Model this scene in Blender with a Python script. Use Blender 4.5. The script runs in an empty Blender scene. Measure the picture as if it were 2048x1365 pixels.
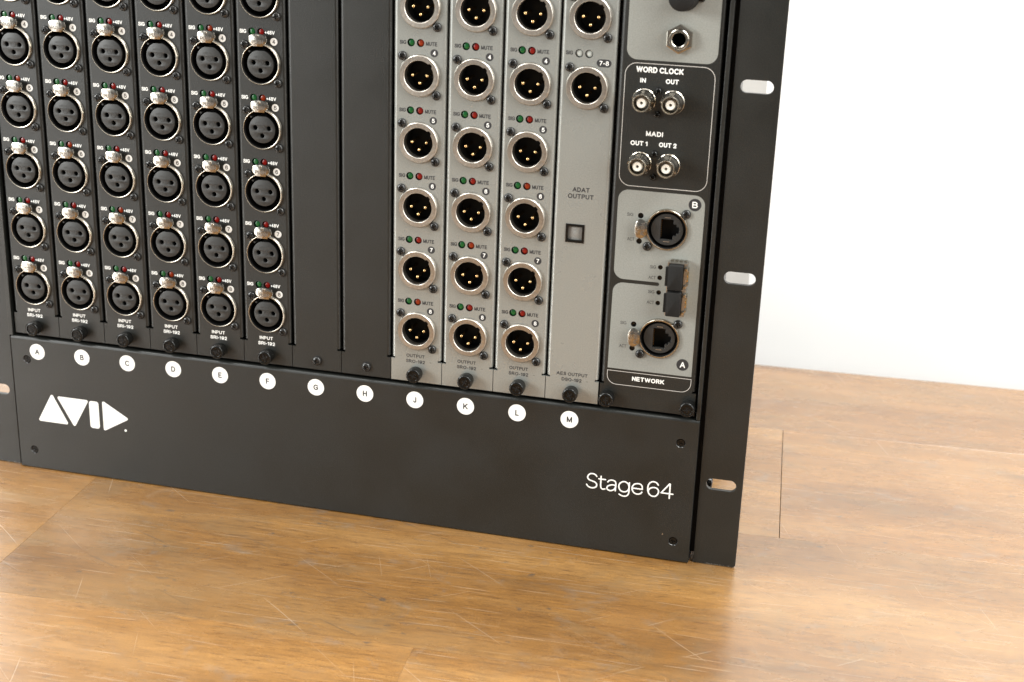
import bpy, bmesh, math, random
from mathutils import Vector, Matrix
random.seed(7)
K = 0.001                      # everything below is written in millimetres
sc = bpy.context.scene
COL = sc.collection

# ---------------------------------------------------------------- camera
cam_d = bpy.data.cameras.new('camera'); cam = bpy.data.objects.new('camera', cam_d); COL.objects.link(cam)
right = Vector((0.968993, 0.244804, 0.033535)); down = Vector((0.112123, -0.314692, -0.942548)); fwd = Vector((-0.220186, 0.917082, -0.332382))
m = Matrix((right, -down, -fwd)).transposed().to_4x4()
m.translation = Vector((0.4756035, -0.7298192, 0.3867362))
cam.matrix_world = m
cam_d.sensor_width = 36; cam_d.lens = 50.0; cam_d.clip_start = 0.01; cam_d.clip_end = 50
cam_d.dof.use_dof = True; cam_d.dof.focus_distance = 0.80; cam_d.dof.aperture_fstop = 11
sc.camera = cam
sc.view_settings.view_transform = 'Standard'; sc.view_settings.look = 'None'
sc.view_settings.exposure = 0.0; sc.view_settings.gamma = 1.0

# ---------------------------------------------------------------- room light, softboxes and added fill lights
w = bpy.data.worlds.new('World'); sc.world = w; w.use_nodes = True
bg = w.node_tree.nodes['Background']; bg.inputs[0].default_value = (1.0, 1.0, 0.97, 1); bg.inputs[1].default_value = 0.20
def area(name, loc, target, size, power, color):
    l = bpy.data.lights.new(name, 'AREA'); l.shape = 'RECTANGLE'; l.size, l.size_y = size; l.energy = power; l.color = color
    o = bpy.data.objects.new(name, l); COL.objects.link(o); o.location = loc
    o.rotation_euler = (Vector(target) - Vector(loc)).to_track_quat('-Z', 'Y').to_euler(); return o
area('softbox_left', (-1.28, -1.02, 0.68), (0.10, 0.0, 0.18), (0.55, 0.6), 33.0, (0.97, 0.99, 0.97))
area('broad_light_left', (-1.24, -1.44, 0.42), (0.0, 0.0, 0.24), (0.9, 1.1), 13.0, (0.95, 0.98, 0.97))  # broad low area light added for white latches and upper-left sheen
area('softbox_right', (1.70, -0.70, 0.75), (0.35, 0.0, 0.15), (0.9, 1.0), 22.0, (1.0, 0.99, 0.95))
area('overhead_fill', (0.3, -0.35, 2.2), (0.3, 0.0, 0.0), (1.4, 1.2), 13.0, (1.0, 0.99, 0.96))  # added overhead fill, not a fixture of the room
area('backdrop_fill', (1.05, -0.15, 1.30), (0.65, 0.43, 0.35), (0.7, 0.6), 29.0, (1.0, 1.0, 0.98))  # added out of frame to lift the backdrop to white
area('backdrop_fill', (-0.75, -0.10, 1.40), (-0.45, 0.43, 0.50), (0.7, 0.6), 24.0, (1.0, 1.0, 0.98))  # second added light, brightens the backdrop mirrored in the table at left

# ---------------------------------------------------------------- materials
def N(nt, t, **kw):
    n = nt.nodes.new(t)
    for k, v in kw.items(): setattr(n, k, v)
    return n
def mat(name, col, rough=0.5, metal=0.0, spec=0.5, bump=0.0, bscale=900, speck=0.0, rvar=0.0, coat=0.0, crough=.2):
    m = bpy.data.materials.new(name); m.use_nodes = True; nt = m.node_tree; p = nt.nodes['Principled BSDF']
    p.inputs['Base Color'].default_value = (*col, 1); p.inputs['Roughness'].default_value = rough
    p.inputs['Metallic'].default_value = metal; p.inputs['Specular IOR Level'].default_value = spec
    p.inputs['Coat Weight'].default_value = coat; p.inputs['Coat Roughness'].default_value = crough
    if bump or speck or rvar:
        tc = N(nt, 'ShaderNodeTexCoord'); no = N(nt, 'ShaderNodeTexNoise'); no.inputs['Scale'].default_value = bscale; no.inputs['Detail'].default_value = 2
        nt.links.new(tc.outputs['Object'], no.inputs['Vector'])
        if bump:
            b = N(nt, 'ShaderNodeBump'); b.inputs['Strength'].default_value = bump; b.inputs['Distance'].default_value = 0.0002
            nt.links.new(no.outputs['Fac'], b.inputs['Height']); nt.links.new(b.outputs['Normal'], p.inputs['Normal'])
        if speck:
            r = N(nt, 'ShaderNodeMapRange'); r.inputs['From Min'].default_value = .3; r.inputs['From Max'].default_value = .7
            r.inputs['To Min'].default_value = 1 - speck; r.inputs['To Max'].default_value = 1 + speck
            mx = N(nt, 'ShaderNodeVectorMath', operation='SCALE'); mx.inputs[0].default_value = col
            nt.links.new(no.outputs['Fac'], r.inputs['Value']); nt.links.new(r.outputs['Result'], mx.inputs['Scale']); nt.links.new(mx.outputs['Vector'], p.inputs['Base Color'])
        if rvar:
            n2 = N(nt, 'ShaderNodeTexNoise'); n2.inputs['Scale'].default_value = 25; n2.inputs['Detail'].default_value = 5
            nt.links.new(tc.outputs['Object'], n2.inputs['Vector'])
            r2 = N(nt, 'ShaderNodeMapRange'); r2.inputs['From Min'].default_value = .3; r2.inputs['From Max'].default_value = .7
            r2.inputs['To Min'].default_value = max(0, rough - rvar); r2.inputs['To Max'].default_value = rough + rvar
            nt.links.new(n2.outputs['Fac'], r2.inputs['Value']); nt.links.new(r2.outputs['Result'], p.inputs['Roughness'])
    return m
M = {}
M['black'] = mat('black_powder_coat', (.0086, .0094, .0080), .46, spec=.50, bump=.6, bscale=1500, speck=.5, rvar=.09, coat=.25, crough=.3)
M['grey'] = mat('grey_module_paint', (.292, .300, .280), .28, .30, spec=.5, bump=.10, bscale=1500, speck=.10, coat=.7, crough=.2, rvar=.03)
M['greyprint'] = mat('grey_panel_print', (.25, .256, .236), .42, spec=.4, bump=.08, bscale=1500, speck=.10)
M['white'] = mat('white_print', (.84, .84, .81), .5)
M['thinline'] = mat('pale_line_print', (.50, .48, .45), .5)
M['darkprint'] = mat('dark_print', (.024, .024, .026), .5)
M['nickel'] = mat('nickel', (.46, .425, .365), .22, 1.0, bump=.12, bscale=500, rvar=.06)
M['nickelrough'] = mat('satin_nickel', (.47, .44, .395), .36, 1.0, bump=.5, bscale=700, speck=.10, rvar=.08)
M['latch'] = mat('latch_nickel', (.40, .375, .335), .22, 1.0, bump=.7, bscale=420, speck=.3, rvar=.08)
M['steel'] = mat('bare_steel', (.36, .355, .34), .42, .8, bump=.2, bscale=300)
M['gold'] = mat('gold_plate', (.72, .50, .24), .25, 1.0)
M['insert'] = mat('dark_grey_nylon', (.023, .023, .022), .46, bump=.3, bscale=1100, speck=.2)
M['void'] = mat('black_inside', (.006, .006, .006), .6, spec=.25)
M['gloss'] = mat('gloss_black', (.006, .006, .0055), .17, spec=.32)
M['screw'] = mat('black_zinc_screw', (.022, .0215, .0205), .2, .2, rvar=.08)
M['engraved'] = mat('worn_engraving', (.13, .115, .10), .5, .5)
M['rubber'] = mat('black_rubber', (.010, .0098, .0092), .7, spec=.25, bump=.3, bscale=900, speck=.15)
M['teflon'] = mat('white_dielectric', (.80, .77, .70), .45)
M['green'] = mat('green_lens', (.008, .105, .025), .15, spec=.6)
M['red'] = mat('red_lens', (.22, .008, .005), .15, spec=.6)
M['amber'] = mat('orange_red_lens', (.25, .026, .005), .15, spec=.6)
M['clear'] = mat('clear_lens', (.50, .53, .50), .18, spec=.6)
M['shutter'] = mat('grey_port_shutter', (.24, .235, .22), .45, speck=.05)
M['backdrop'] = mat('white_backdrop_paint', (.87, .875, .87), .8, speck=.02, bscale=6)

def wood():
    m = bpy.data.materials.new('worn_wood'); m.use_nodes = True; nt = m.node_tree; p = nt.nodes['Principled BSDF']; L = nt.links.new
    tc = N(nt, 'ShaderNodeTexCoord'); oi = N(nt, 'ShaderNodeObjectInfo')
    sh = N(nt, 'ShaderNodeVectorMath', operation='SCALE'); sh.inputs[0].default_value = (7.3, 3.1, 5.7); L(oi.outputs['Random'], sh.inputs['Scale'])
    ad = N(nt, 'ShaderNodeVectorMath', operation='ADD'); L(tc.outputs['Object'], ad.inputs[0]); L(sh.outputs['Vector'], ad.inputs[1])
    def noise(scale, det, vec, rough=.55, rot=0.0, dist=0.0):
        mp = N(nt, 'ShaderNodeMapping'); mp.inputs['Scale'].default_value = scale; mp.inputs['Rotation'].default_value = (0, 0, rot); L(vec, mp.inputs['Vector'])
        n = N(nt, 'ShaderNodeTexNoise'); n.inputs['Scale'].default_value = 1; n.inputs['Detail'].default_value = det; n.inputs['Roughness'].default_value = rough; n.inputs['Distortion'].default_value = dist
        L(mp.outputs['Vector'], n.inputs['Vector']); return n.outputs['Fac']
    def ramp(fac, stops):
        r = N(nt, 'ShaderNodeValToRGB'); e = r.color_ramp.elements
        while len(e) < len(stops): e.new(.5)
        for x, (q, c) in zip(e, stops): x.position = q; x.color = (*c, 1) if len(c) == 3 else c
        L(fac, r.inputs['Fac']); return r.outputs['Color']
    def mix(fac, a, b, t='MIX'):
        x = N(nt, 'ShaderNodeMix', data_type='RGBA', blend_type=t)
        if isinstance(fac, (int, float)): x.inputs[0].default_value = fac
        else: L(fac, x.inputs[0])
        for s, v in ((6, a), (7, b)):
            if isinstance(v, tuple): x.inputs[s].default_value = (*v, 1)
            else: L(v, x.inputs[s])
        return x.outputs[2]
    def math_(op, a, b):
        x = N(nt, 'ShaderNodeMath', operation=op)
        for i, v in enumerate((a, b)):
            if isinstance(v, (int, float)): x.inputs[i].default_value = v
            else: L(v, x.inputs[i])
        return x.outputs[0]
    V = ad.outputs['Vector']; T = tc.outputs['Object']
    broad = noise((3.0, 22, 10), 4, V, .5, 0, .8)
    c = ramp(broad, [(.26, (.158, .069, .012)), (.42, (.205, .093, .018)), (.58, (.243, .116, .026)), (.76, (.305, .158, .044))])
    mid = noise((22, 120, 30), 6, V, .68, .01, .6)
    c = mix(.55, c, ramp(mid, [(.30, (.66, .62, .57)), (.45, (.93, .92, .90)), (.57, (1.06, 1.06, 1.06)), (.72, (1.28, 1.28, 1.28))]), 'MULTIPLY')
    fine = noise((55, 760, 60), 5, V, .75)
    c = mix(.85, c, ramp(fine, [(.32, (.58, .53, .48)), (.47, (1.0, 1.0, 1.0)), (.68, (1.26, 1.26, 1.26))]), 'MULTIPLY')
    pores = noise((90, 1700, 90), 2, V, .5)
    c = mix(.8, c, ramp(pores, [(.31, (.36, .30, .26)), (.41, (1, 1, 1))]), 'MULTIPLY')
    grain = noise((900, 1300, 900), 2, T, .6)
    c = mix(.8, c, ramp(grain, [(.30, (.78, .78, .78)), (.70, (1.24, 1.24, 1.24))]), 'MULTIPLY')
    blot = noise((15, 27, 10), 7, V, .66, .25, .8)                       # grey worn-in grime
    blotf = ramp(blot, [(.50, (0, 0, 0)), (.74, (.50, .50, .50))])
    c = mix(blotf, c, (.155, .110, .055))
    smear = noise((42, 60, 20), 5, T, .7, .5, .6)
    c = mix(ramp(smear, [(.58, (0, 0, 0)), (.74, (.5, .5, .5))]), c, (.16, .135, .11))
    dots = noise((95, 170, 40), 3, V, .6)
    c = mix(ramp(dots, [(.68, (0, 0, 0)), (.74, (.8, .8, .8))]), c, (.07, .05, .035))
    worn = noise((6, 13, 10), 5, V, .62, -.3)                            # paler rubbed areas
    c = mix(ramp(worn, [(.46, (0, 0, 0)), (.72, (.42, .42, .42))]), c, (.40, .235, .095))
    chalk = noise((26, 48, 14), 6, T, .7, -.2, 1.2)
    c = mix(ramp(chalk, [(.60, (0, 0, 0)), (.78, (.22, .22, .22))]), c, (.42, .34, .25))
    # scratches: short straight strokes scattered over a jittered grid, several directions
    def strokes(rot, ln, sp, wd, thr, seed):
        mp = N(nt, 'ShaderNodeMapping'); mp.inputs['Rotation'].default_value = (0, 0, rot); mp.inputs['Location'].default_value = (seed * .137, seed * .091, 0)
        L(T, mp.inputs['Vector'])
        wob = N(nt, 'ShaderNodeTexNoise'); wob.inputs['Scale'].default_value = 9; wob.inputs['Detail'].default_value = 1; L(mp.outputs['Vector'], wob.inputs['Vector'])
        sx = N(nt, 'ShaderNodeSeparateXYZ'); L(mp.outputs['Vector'], sx.inputs[0])
        y = math_('ADD', math_('MULTIPLY', sx.outputs[1], 1000 / sp), math_('MULTIPLY', wob.outputs['Fac'], 9 / sp))
        row = math_('FLOOR', y, 0); w1 = N(nt, 'ShaderNodeTexWhiteNoise', noise_dimensions='1D'); L(math_('ADD', row, seed), w1.inputs['W'])
        x = math_('ADD', math_('MULTIPLY', sx.outputs[0], 1000 / ln), math_('MULTIPLY', w1.outputs['Value'], 7))
        cx = math_('FLOOR', x, 0); cb = N(nt, 'ShaderNodeCombineXYZ'); L(cx, cb.inputs[0]); L(row, cb.inputs[1]); cb.inputs[2].default_value = seed
        w2 = N(nt, 'ShaderNodeTexWhiteNoise', noise_dimensions='3D'); L(cb.outputs[0], w2.inputs['Vector'])
        on = math_('MULTIPLY', math_('GREATER_THAN', w2.outputs['Value'], thr), math_('DIVIDE', math_('SUBTRACT', w2.outputs['Value'], thr - .25 * (1 - thr)), (1 - thr) * 1.25))
        fy = math_('ABSOLUTE', math_('SUBTRACT', math_('FRACT', y, 0), .5), 0)
        line = math_('MAXIMUM', math_('SUBTRACT', 1, math_('DIVIDE', fy, wd / sp / 2)), 0)
        fx = math_('ABSOLUTE', math_('SUBTRACT', math_('MULTIPLY', math_('FRACT', x, 0), 2), 1), 0)
        return math_('MULTIPLY', math_('MULTIPLY', line, on), math_('MAXIMUM', math_('SUBTRACT', 1, math_('POWER', fx, 3)), 0))
    scr = None
    for k, a in enumerate(((.02, 24, 3.5, .55, .80), (.72, 46, 19, .5, .86), (-.62, 20, 17, .5, .88), (1.25, 26, 27, .5, .88))):
        q = strokes(*a, k * 3.7 + 1); scr = q if scr is None else math_('MAXIMUM', scr, q)
    c = mix(math_('MULTIPLY', scr, .40), c, (.66, .54, .40))
    dk = strokes(.48, 30, 37, 1.2, .90, 41)
    c = mix(math_('MULTIPLY', dk, .7), c, (.07, .05, .03))
    c = mix(1.0, c, oi.outputs['Color'], 'MULTIPLY')
    L(c, p.inputs['Base Color'])
    rg = noise((16, 34, 10), 6, T, .65)
    r = N(nt, 'ShaderNodeMapRange'); r.inputs['From Min'].default_value = .3; r.inputs['From Max'].default_value = .7; r.inputs['To Min'].default_value = .16; r.inputs['To Max'].default_value = .36
    L(rg, r.inputs['Value'])
    cr = math_('ADD', r.outputs['Result'], math_('ADD', math_('MULTIPLY', scr, .2), math_('MULTIPLY', blotf, .12)))
    L(cr, p.inputs['Coat Roughness']); p.inputs['Roughness'].default_value = .45
    p.inputs['Specular IOR Level'].default_value = .5; p.inputs['Coat Weight'].default_value = 1.0; p.inputs['Coat IOR'].default_value = 1.75
    b = N(nt, 'ShaderNodeBump'); b.inputs['Strength'].default_value = .4; b.inputs['Distance'].default_value = .0004
    h = math_('SUBTRACT', math_('ADD', math_('MULTIPLY', fine, .35), math_('MULTIPLY', mid, .35)), math_('MULTIPLY', math_('MAXIMUM', scr, dk), .6))
    L(h, b.inputs['Height']); L(b.outputs['Normal'], p.inputs['Normal']); L(b.outputs['Normal'], p.inputs['Coat Normal'])
    return m
M['wood'] = wood()
M['seam'] = mat('dark_glue_line', (.05, .028, .012), .8)

# ---------------------------------------------------------------- mesh builders (mm; y points away from the viewer)
def arc_pts(cx, cz, r, a0, a1, n):
    return [(cx + r * math.cos(math.radians(a0 + (a1 - a0) * i / n)), cz + r * math.sin(math.radians(a0 + (a1 - a0) * i / n))) for i in range(n + 1)]
def circle(cx, cz, r, n=40): return arc_pts(cx, cz, r, 0, 360, n)[:-1]
def rrect(x0, z0, x1, z1, r, n=8):
    if not isinstance(r, (list, tuple)): r = [r] * 4                     # corner radii: bottom right, top right, top left, bottom left
    P = []
    for (cx, cz, a), q in zip(((x1, z0, -90), (x1, z1, 0), (x0, z1, 90), (x0, z0, 180)), r):
        if q <= 0: P.append((cx, cz)); continue
        sx = -1 if cx == x1 else 1; sz = 1 if cz == z0 else -1
        P += arc_pts(cx + sx * q, cz + sz * q, q, a, a + 90, n)
    return P
def round_poly(pts, r, n=6):
    out = []; L = len(pts)
    for i in range(L):
        a, b, c = Vector(pts[i - 1]), Vector(pts[i]), Vector(pts[(i + 1) % L])
        u, v = (a - b).normalized(), (c - b).normalized(); ang = u.angle(v); d = r / math.tan(ang / 2)
        p0, p1 = b + u * d, b + v * d; ctr = b + (u + v).normalized() * (r / math.sin(ang / 2))
        a0 = math.atan2(p0.y - ctr.y, p0.x - ctr.x); a1 = math.atan2(p1.y - ctr.y, p1.x - ctr.x)
        while a1 - a0 > math.pi: a1 -= 2 * math.pi
        while a1 - a0 < -math.pi: a1 += 2 * math.pi
        out += [(ctr.x + r * math.cos(a0 + (a1 - a0) * k / n), ctr.y + r * math.sin(a0 + (a1 - a0) * k / n)) for k in range(n + 1)]
    return out

def spline(P, n=5):
    out = []
    for i in range(len(P) - 1):
        p0, p1, p2, p3 = (Vector(P[max(0, i - 1)]), Vector(P[i]), Vector(P[i + 1]), Vector(P[min(len(P) - 1, i + 2)]))
        for k in range(n):
            t = k / n; q = .5 * ((2 * p1) + (p2 - p0) * t + (2 * p0 - 5 * p1 + 4 * p2 - p3) * t * t + (3 * p1 - p0 - 3 * p2 + p3) * t ** 3); out.append(tuple(q))
    return out + [tuple(P[-1])]
def ea(cx, cy, rx, ry, a0, a1, n=10):
    return [(cx + rx * math.cos(math.radians(a0 + (a1 - a0) * k / n)), cy + ry * math.sin(math.radians(a0 + (a1 - a0) * k / n))) for k in range(n + 1)]
SIX = spline([(.60, .80), (.50, .96), (.33, 1), (.12, .88), (.02, .60), (.02, .35), (.10, .08), (.32, 0), (.55, .08), (.63, .30), (.55, .53), (.34, .62), (.12, .52), (.03, .35)], 3)
PB = [(0, 0), (0, 1), (.4, 1)] + ea(.4, .73, .28, .27, 90, -90) + [(0, .46)]
GLYPH = {
 'A': (.92, [[(0, 0), (.46, 1), (.92, 0)], [(.18, .33), (.74, .33)]]),
 'B': (.72, [[(0, 0), (0, 1), (.38, 1)] + ea(.38, .765, .28, .235, 90, -90) + [(0, .53)], [(.38, .53)] + ea(.40, .265, .32, .265, 90, -90) + [(0, 0)]]),
 'C': (.86, [ea(.46, .5, .46, .5, 42, 318, 18)]), 'D': (.78, [[(0, 0), (0, 1), (.3, 1)] + ea(.3, .5, .48, .5, 90, -90, 14) + [(0, 0)]]),
 'E': (.70, [[(.68, 1), (0, 1), (0, 0), (.7, 0)], [(0, .52), (.62, .52)]]), 'F': (.64, [[(.64, 1), (0, 1), (0, 0)], [(0, .5), (.55, .5)]]),
 'G': (.92, [ea(.48, .5, .48, .5, 42, 322, 18) + [(.90, .20), (.90, .46), (.52, .46)]]), 'H': (.74, [[(0, 0), (0, 1)], [(.74, 0), (.74, 1)], [(0, .52), (.74, .52)]]),
 'I': (0, [[(0, 0), (0, 1)]]), 'J': (.5, [[(.5, 1), (.5, .28)] + ea(.25, .25, .25, .25, 0, -170)]), 'K': (.75, [[(0, 0), (0, 1)], [(.72, 1), (0, .34)], [(.24, .57), (.75, 0)]]),
 'L': (.62, [[(0, 1), (0, 0), (.62, 0)]]), 'M': (.85, [[(0, 0), (0, 1), (.425, .05), (.85, 1), (.85, 0)]]), 'N': (.72, [[(0, 0), (0, 1), (.72, 0), (.72, 1)]]),
 'O': (.94, [ea(.47, .5, .47, .5, 0, 360, 22)]), 'P': (.68, [PB]), 'R': (.74, [PB, [(.38, .46), (.74, 0)]]),
 'S': (.68, [spline([(.66, .76), (.55, .95), (.34, 1), (.10, .92), (.05, .72), (.20, .57), (.42, .5), (.64, .41), (.68, .22), (.55, .04), (.32, 0), (.10, .06), (0, .25)], 3)]),
 'T': (.76, [[(0, 1), (.76, 1)], [(.38, 1), (.38, 0)]]), 'U': (.72, [[(0, 1), (0, .34)] + ea(.36, .34, .36, .34, 180, 360) + [(.72, 1)]]),
 'V': (.84, [[(0, 1), (.42, 0), (.84, 1)]]), 'W': (1.25, [[(0, 1), (.3, 0), (.625, 1), (.95, 0), (1.25, 1)]]),
 '0': (.62, [ea(.31, .5, .31, .5, 0, 360, 18)]), '1': (.32, [[(.0, .76), (.28, 1), (.28, 0)]]), '2': (.62, [spline([(.02, .7), (.10, .92), (.32, 1), (.55, .92), (.60, .72), (.50, .5), (.25, .25), (0, 0)], 3) + [(.62, 0)]]),
 '3': (.62, [spline([(.03, .8), (.15, .96), (.33, 1), (.52, .92), (.57, .75), (.48, .58), (.28, .53)], 3), spline([(.28, .53), (.5, .48), (.62, .28), (.52, .07), (.3, 0), (.1, .05), (0, .25)], 3)]),
 '4': (.66, [[(.48, 0), (.48, 1), (0, .3), (.66, .3)]]), '5': (.63, [[(.58, 1), (.12, 1), (.06, .52)], spline([(.06, .52), (.2, .62), (.4, .63), (.6, .5), (.63, .3), (.52, .07), (.3, 0), (.1, .05), (0, .24)], 3)]),
 '6': (.63, [SIX]), '7': (.62, [[(0, 1), (.62, 1), (.35, .5), (.2, 0)]]), '8': (.62, [ea(.31, .77, .26, .23, 0, 360, 16), ea(.31, .28, .31, .28, 0, 360, 18)]), '9': (.63, [[(.63 - a, 1 - c) for a, c in SIX]]),
 '+': (.5, [[(0, .45), (.5, .45)], [(.25, .2), (.25, .7)]]), '-': (.3, [[(0, .4), (.3, .4)]])}

def split_corners(P, lim=40):
    out = [[P[0]]]
    for i in range(1, len(P)):
        out[-1].append(P[i])
        if i < len(P) - 1:
            a = Vector((P[i][0] - P[i-1][0], P[i][1] - P[i-1][1])); b = Vector((P[i+1][0] - P[i][0], P[i+1][1] - P[i][1]))
            if a.length > 0 and b.length > 0 and a.angle(b) > math.radians(lim): out.append([P[i]])
    return out
def eval_curve(cu):
    o = bpy.data.objects.new('tmp', cu); COL.objects.link(o)
    dg = bpy.context.evaluated_depsgraph_get(); dg.update()
    me = bpy.data.meshes.new_from_object(o.evaluated_get(dg))
    v = [tuple(x.co) for x in me.vertices]; f = [tuple(x.vertices) for x in me.polygons]
    bpy.data.objects.remove(o); bpy.data.meshes.remove(me); bpy.data.curves.remove(cu)
    return v, f

class MB:
    def __init__(s): s.v = []; s.f = []; s.m = []; s.mats = []; s.sm = []
    def mi(s, m):
        if m not in s.mats: s.mats.append(m)
        return s.mats.index(m)
    def add(s, v, f, m, smooth=False):
        b = len(s.v); s.v += [tuple(x) for x in v]; i = s.mi(m)
        for q in f: s.f.append(tuple(b + k for k in q)); s.m.append(i); s.sm.append(smooth)
        return s
    def box(s, x0, x1, y0, y1, z0, z1, m):
        v = [(x, y, z) for x in (x0, x1) for y in (y0, y1) for z in (z0, z1)]
        return s.add(v, [(0, 1, 3, 2), (4, 6, 7, 5), (0, 4, 5, 1), (2, 3, 7, 6), (0, 2, 6, 4), (1, 5, 7, 3)], m)
    def prism(s, P, y0, y1, m, ch=0.0):
        n = len(P); cx = sum(p[0] for p in P) / n; cz = sum(p[1] for p in P) / n
        if ch:
            def sc_(k):
                out = []
                for x, z in P:
                    d = math.hypot(x - cx, z - cz) or 1; out.append((x - (x - cx) / d * k, z - (z - cz) / d * k))
                return out
            rings = [(sc_(ch), y0), (sc_(ch * .3), y0 + ch * .3), (P, y0 + ch), (P, y1)]
        else: rings = [(P, y0), (P, y1)]
        v = [(x, y, z) for R, y in rings for x, z in R]
        f = [tuple(range(n))] + [tuple(reversed(range((len(rings) - 1) * n, len(rings) * n)))]
        s.add(v, f, m)
        b = len(s.v) - len(v); i = s.mi(m)
        for k in range(len(rings) - 1):
            for j in range(n): s.f.append((b + k * n + j, b + (k + 1) * n + j, b + (k + 1) * n + (j + 1) % n, b + k * n + (j + 1) % n)); s.m.append(i); s.sm.append(bool(ch))
        return s
    def lathe(s, prof, m, n=40, cx=0, cz=0, fn=None, smooth=True, close=False):
        """profile of (radius, y) turned about the y axis"""
        v = []; f = []
        for k, (r, y) in enumerate(prof):
            for j in range(n):
                t = 2 * math.pi * j / n; q = fn(k, r, t) if fn else r
                v.append((cx + q * math.cos(t), y, cz + q * math.sin(t)))
        for k in range(len(prof) - 1):
            for j in range(n):
                a, b = k * n + j, k * n + (j + 1) % n; f.append((a, b, b + n, a + n))
        if prof[0][0] > 0 and close: f.append(tuple(reversed(range(n))))
        if close: f.append(tuple(range((len(prof) - 1) * n, len(prof) * n)))
        return s.add(v, f, m, smooth)
    def plate(s, outer, holes, y0, y1, m, bevel=0.0):
        cu = bpy.data.curves.new('c', 'CURVE'); cu.dimensions = '2D'; cu.fill_mode = 'BOTH'
        t = (y1 - y0) / 2 - bevel; cu.extrude = max(t, 0); cu.bevel_depth = bevel; cu.bevel_resolution = 1; cu.offset = -bevel
        for P in [outer] + list(holes):
            sp = cu.splines.new('POLY'); sp.points.add(len(P) - 1); sp.use_cyclic_u = True
            for q, (x, z) in zip(sp.points, P): q.co = (x, z, 0, 1)
        v, f = eval_curve(cu); yc = (y0 + y1) / 2
        return s.add([(x, yc - z, y) for x, y, z in v], f, m)
    def sweep(s, pts, r, m, n=8, flat=1.0, close=False):
        """round-ended tube through (x, z) points, flattened in y"""
        P = [Vector((p[0], 0, p[1])) for p in pts]; R = []
        for i, p in enumerate(P):
            a = P[max(0, i - 1)]; b = P[min(len(P) - 1, i + 1)]; t = (b - a).normalized(); nx = Vector((-t.z, 0, t.x)); R.append((p, t, nx, r))
        p, t, nx, _ = R[0]; q, t2, nx2, _ = R[-1]
        R = [(p - t * r * c, t, nx, r * k) for c, k in ((.98, .18), (.8, .6), (.45, .89))] + R + [(q + t2 * r * c, t2, nx2, r * k) for c, k in ((.45, .89), (.8, .6), (.98, .18))]
        v = []; f = []
        for p, t, nx, rr in R:
            for j in range(n):
                a = 2 * math.pi * j / n; v.append(tuple(p + nx * (rr * math.cos(a)) + Vector((0, rr * flat * math.sin(a), 0))))
        for k in range(len(R) - 1):
            for j in range(n): f.append((k * n + j, k * n + (j + 1) % n, (k + 1) * n + (j + 1) % n, (k + 1) * n + j))
        f += [tuple(range(n)), tuple(reversed(range((len(R) - 1) * n, len(R) * n)))]
        return s.add(v, f, m, True)
    def text(s, body, width, cap, m, x=0, z=0, y=0, bold=.2, rot=0.0):
        """stroke lettering: cap height and width in mm, bold = stem width as a share of the cap height"""
        st = bold * cap; adv = 0.0; out = []
        for ch in body:
            if ch == ' ': adv += .42; continue
            gw, strokes = GLYPH[ch]
            out += [[(adv + a, c) for a, c in q] for q in strokes]; adv += gw + .14 + bold * 1.15
        adv -= .14 + bold * 1.15; kx = (width - st) / max(adv, .01); kz = cap - st; c_, s_ = math.cos(rot), math.sin(rot)
        if adv == 0: kx = 1
        for q in out:
            P = []
            for a, c in q:
                a = (a - adv / 2) * kx; c = (c - .5) * kz; P.append((x + a * c_ - c * s_, z + a * s_ + c * c_))
            b0 = len(s.v)
            for Q in split_corners(P): s.sweep(Q, st / 2, m, 6, .12 if st > .25 else .2)
            for k in range(b0, len(s.v)): s.v[k] = (s.v[k][0], s.v[k][1] + y, s.v[k][2])
        return s
    def mesh(s, name):
        me = bpy.data.meshes.new(name); me.from_pydata([(x * K, y * K, z * K) for x, y, z in s.v], [], s.f)
        for mm in s.mats: me.materials.append(M[mm])
        me.polygons.foreach_set('material_index', s.m); me.polygons.foreach_set('use_smooth', s.sm); me.update()
        bm = bmesh.new(); bm.from_mesh(me); bmesh.ops.remove_doubles(bm, verts=bm.verts, dist=1e-7); bm.to_mesh(me); bm.free()
        if any(s.sm): me.set_sharp_from_angle(angle=math.radians(38))
        return me

def put(name, me, parent=None, x=0, y=0, z=0, label=None, kind=None, ry=0.0, rz=0.0, rx=0.0):
    o = bpy.data.objects.new(name, me); COL.objects.link(o)
    o.location = (x * K, y * K, z * K); o.rotation_euler = (rx, ry, rz)
    if parent: o.parent = parent
    if label: o['label'] = label
    if kind: o['kind'] = kind
    return o
def thing(name, label, cat, x, y, z, rz=0.0):
    o = bpy.data.objects.new(name, None); COL.objects.link(o); o.location = (x * K, y * K, z * K); o.rotation_euler = (0, 0, rz)
    o.empty_display_size = .05; o['label'] = label; o['category'] = cat; return o

# ---------------------------------------------------------------- the rack unit
RX, RY = 195.0, 100.0          # base point of the unit on the table
rack = thing('stage_rack', 'tall black rack-mount audio stage box with rows of round sockets, standing on the wooden table', 'audio rack unit', RX, RY, 0)
def part(name, me, x=0, y=0, z=0, **k): return put(name, me, rack, x - RX, y - RY, z, **k)
TOP = 399.6; FY = 2.0; P_ = 30.48; Q_ = 36.2; Z8 = 120.9
row_z = {r: Z8 + (8 - r) * Q_ for r in range(3, 9)}

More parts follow.
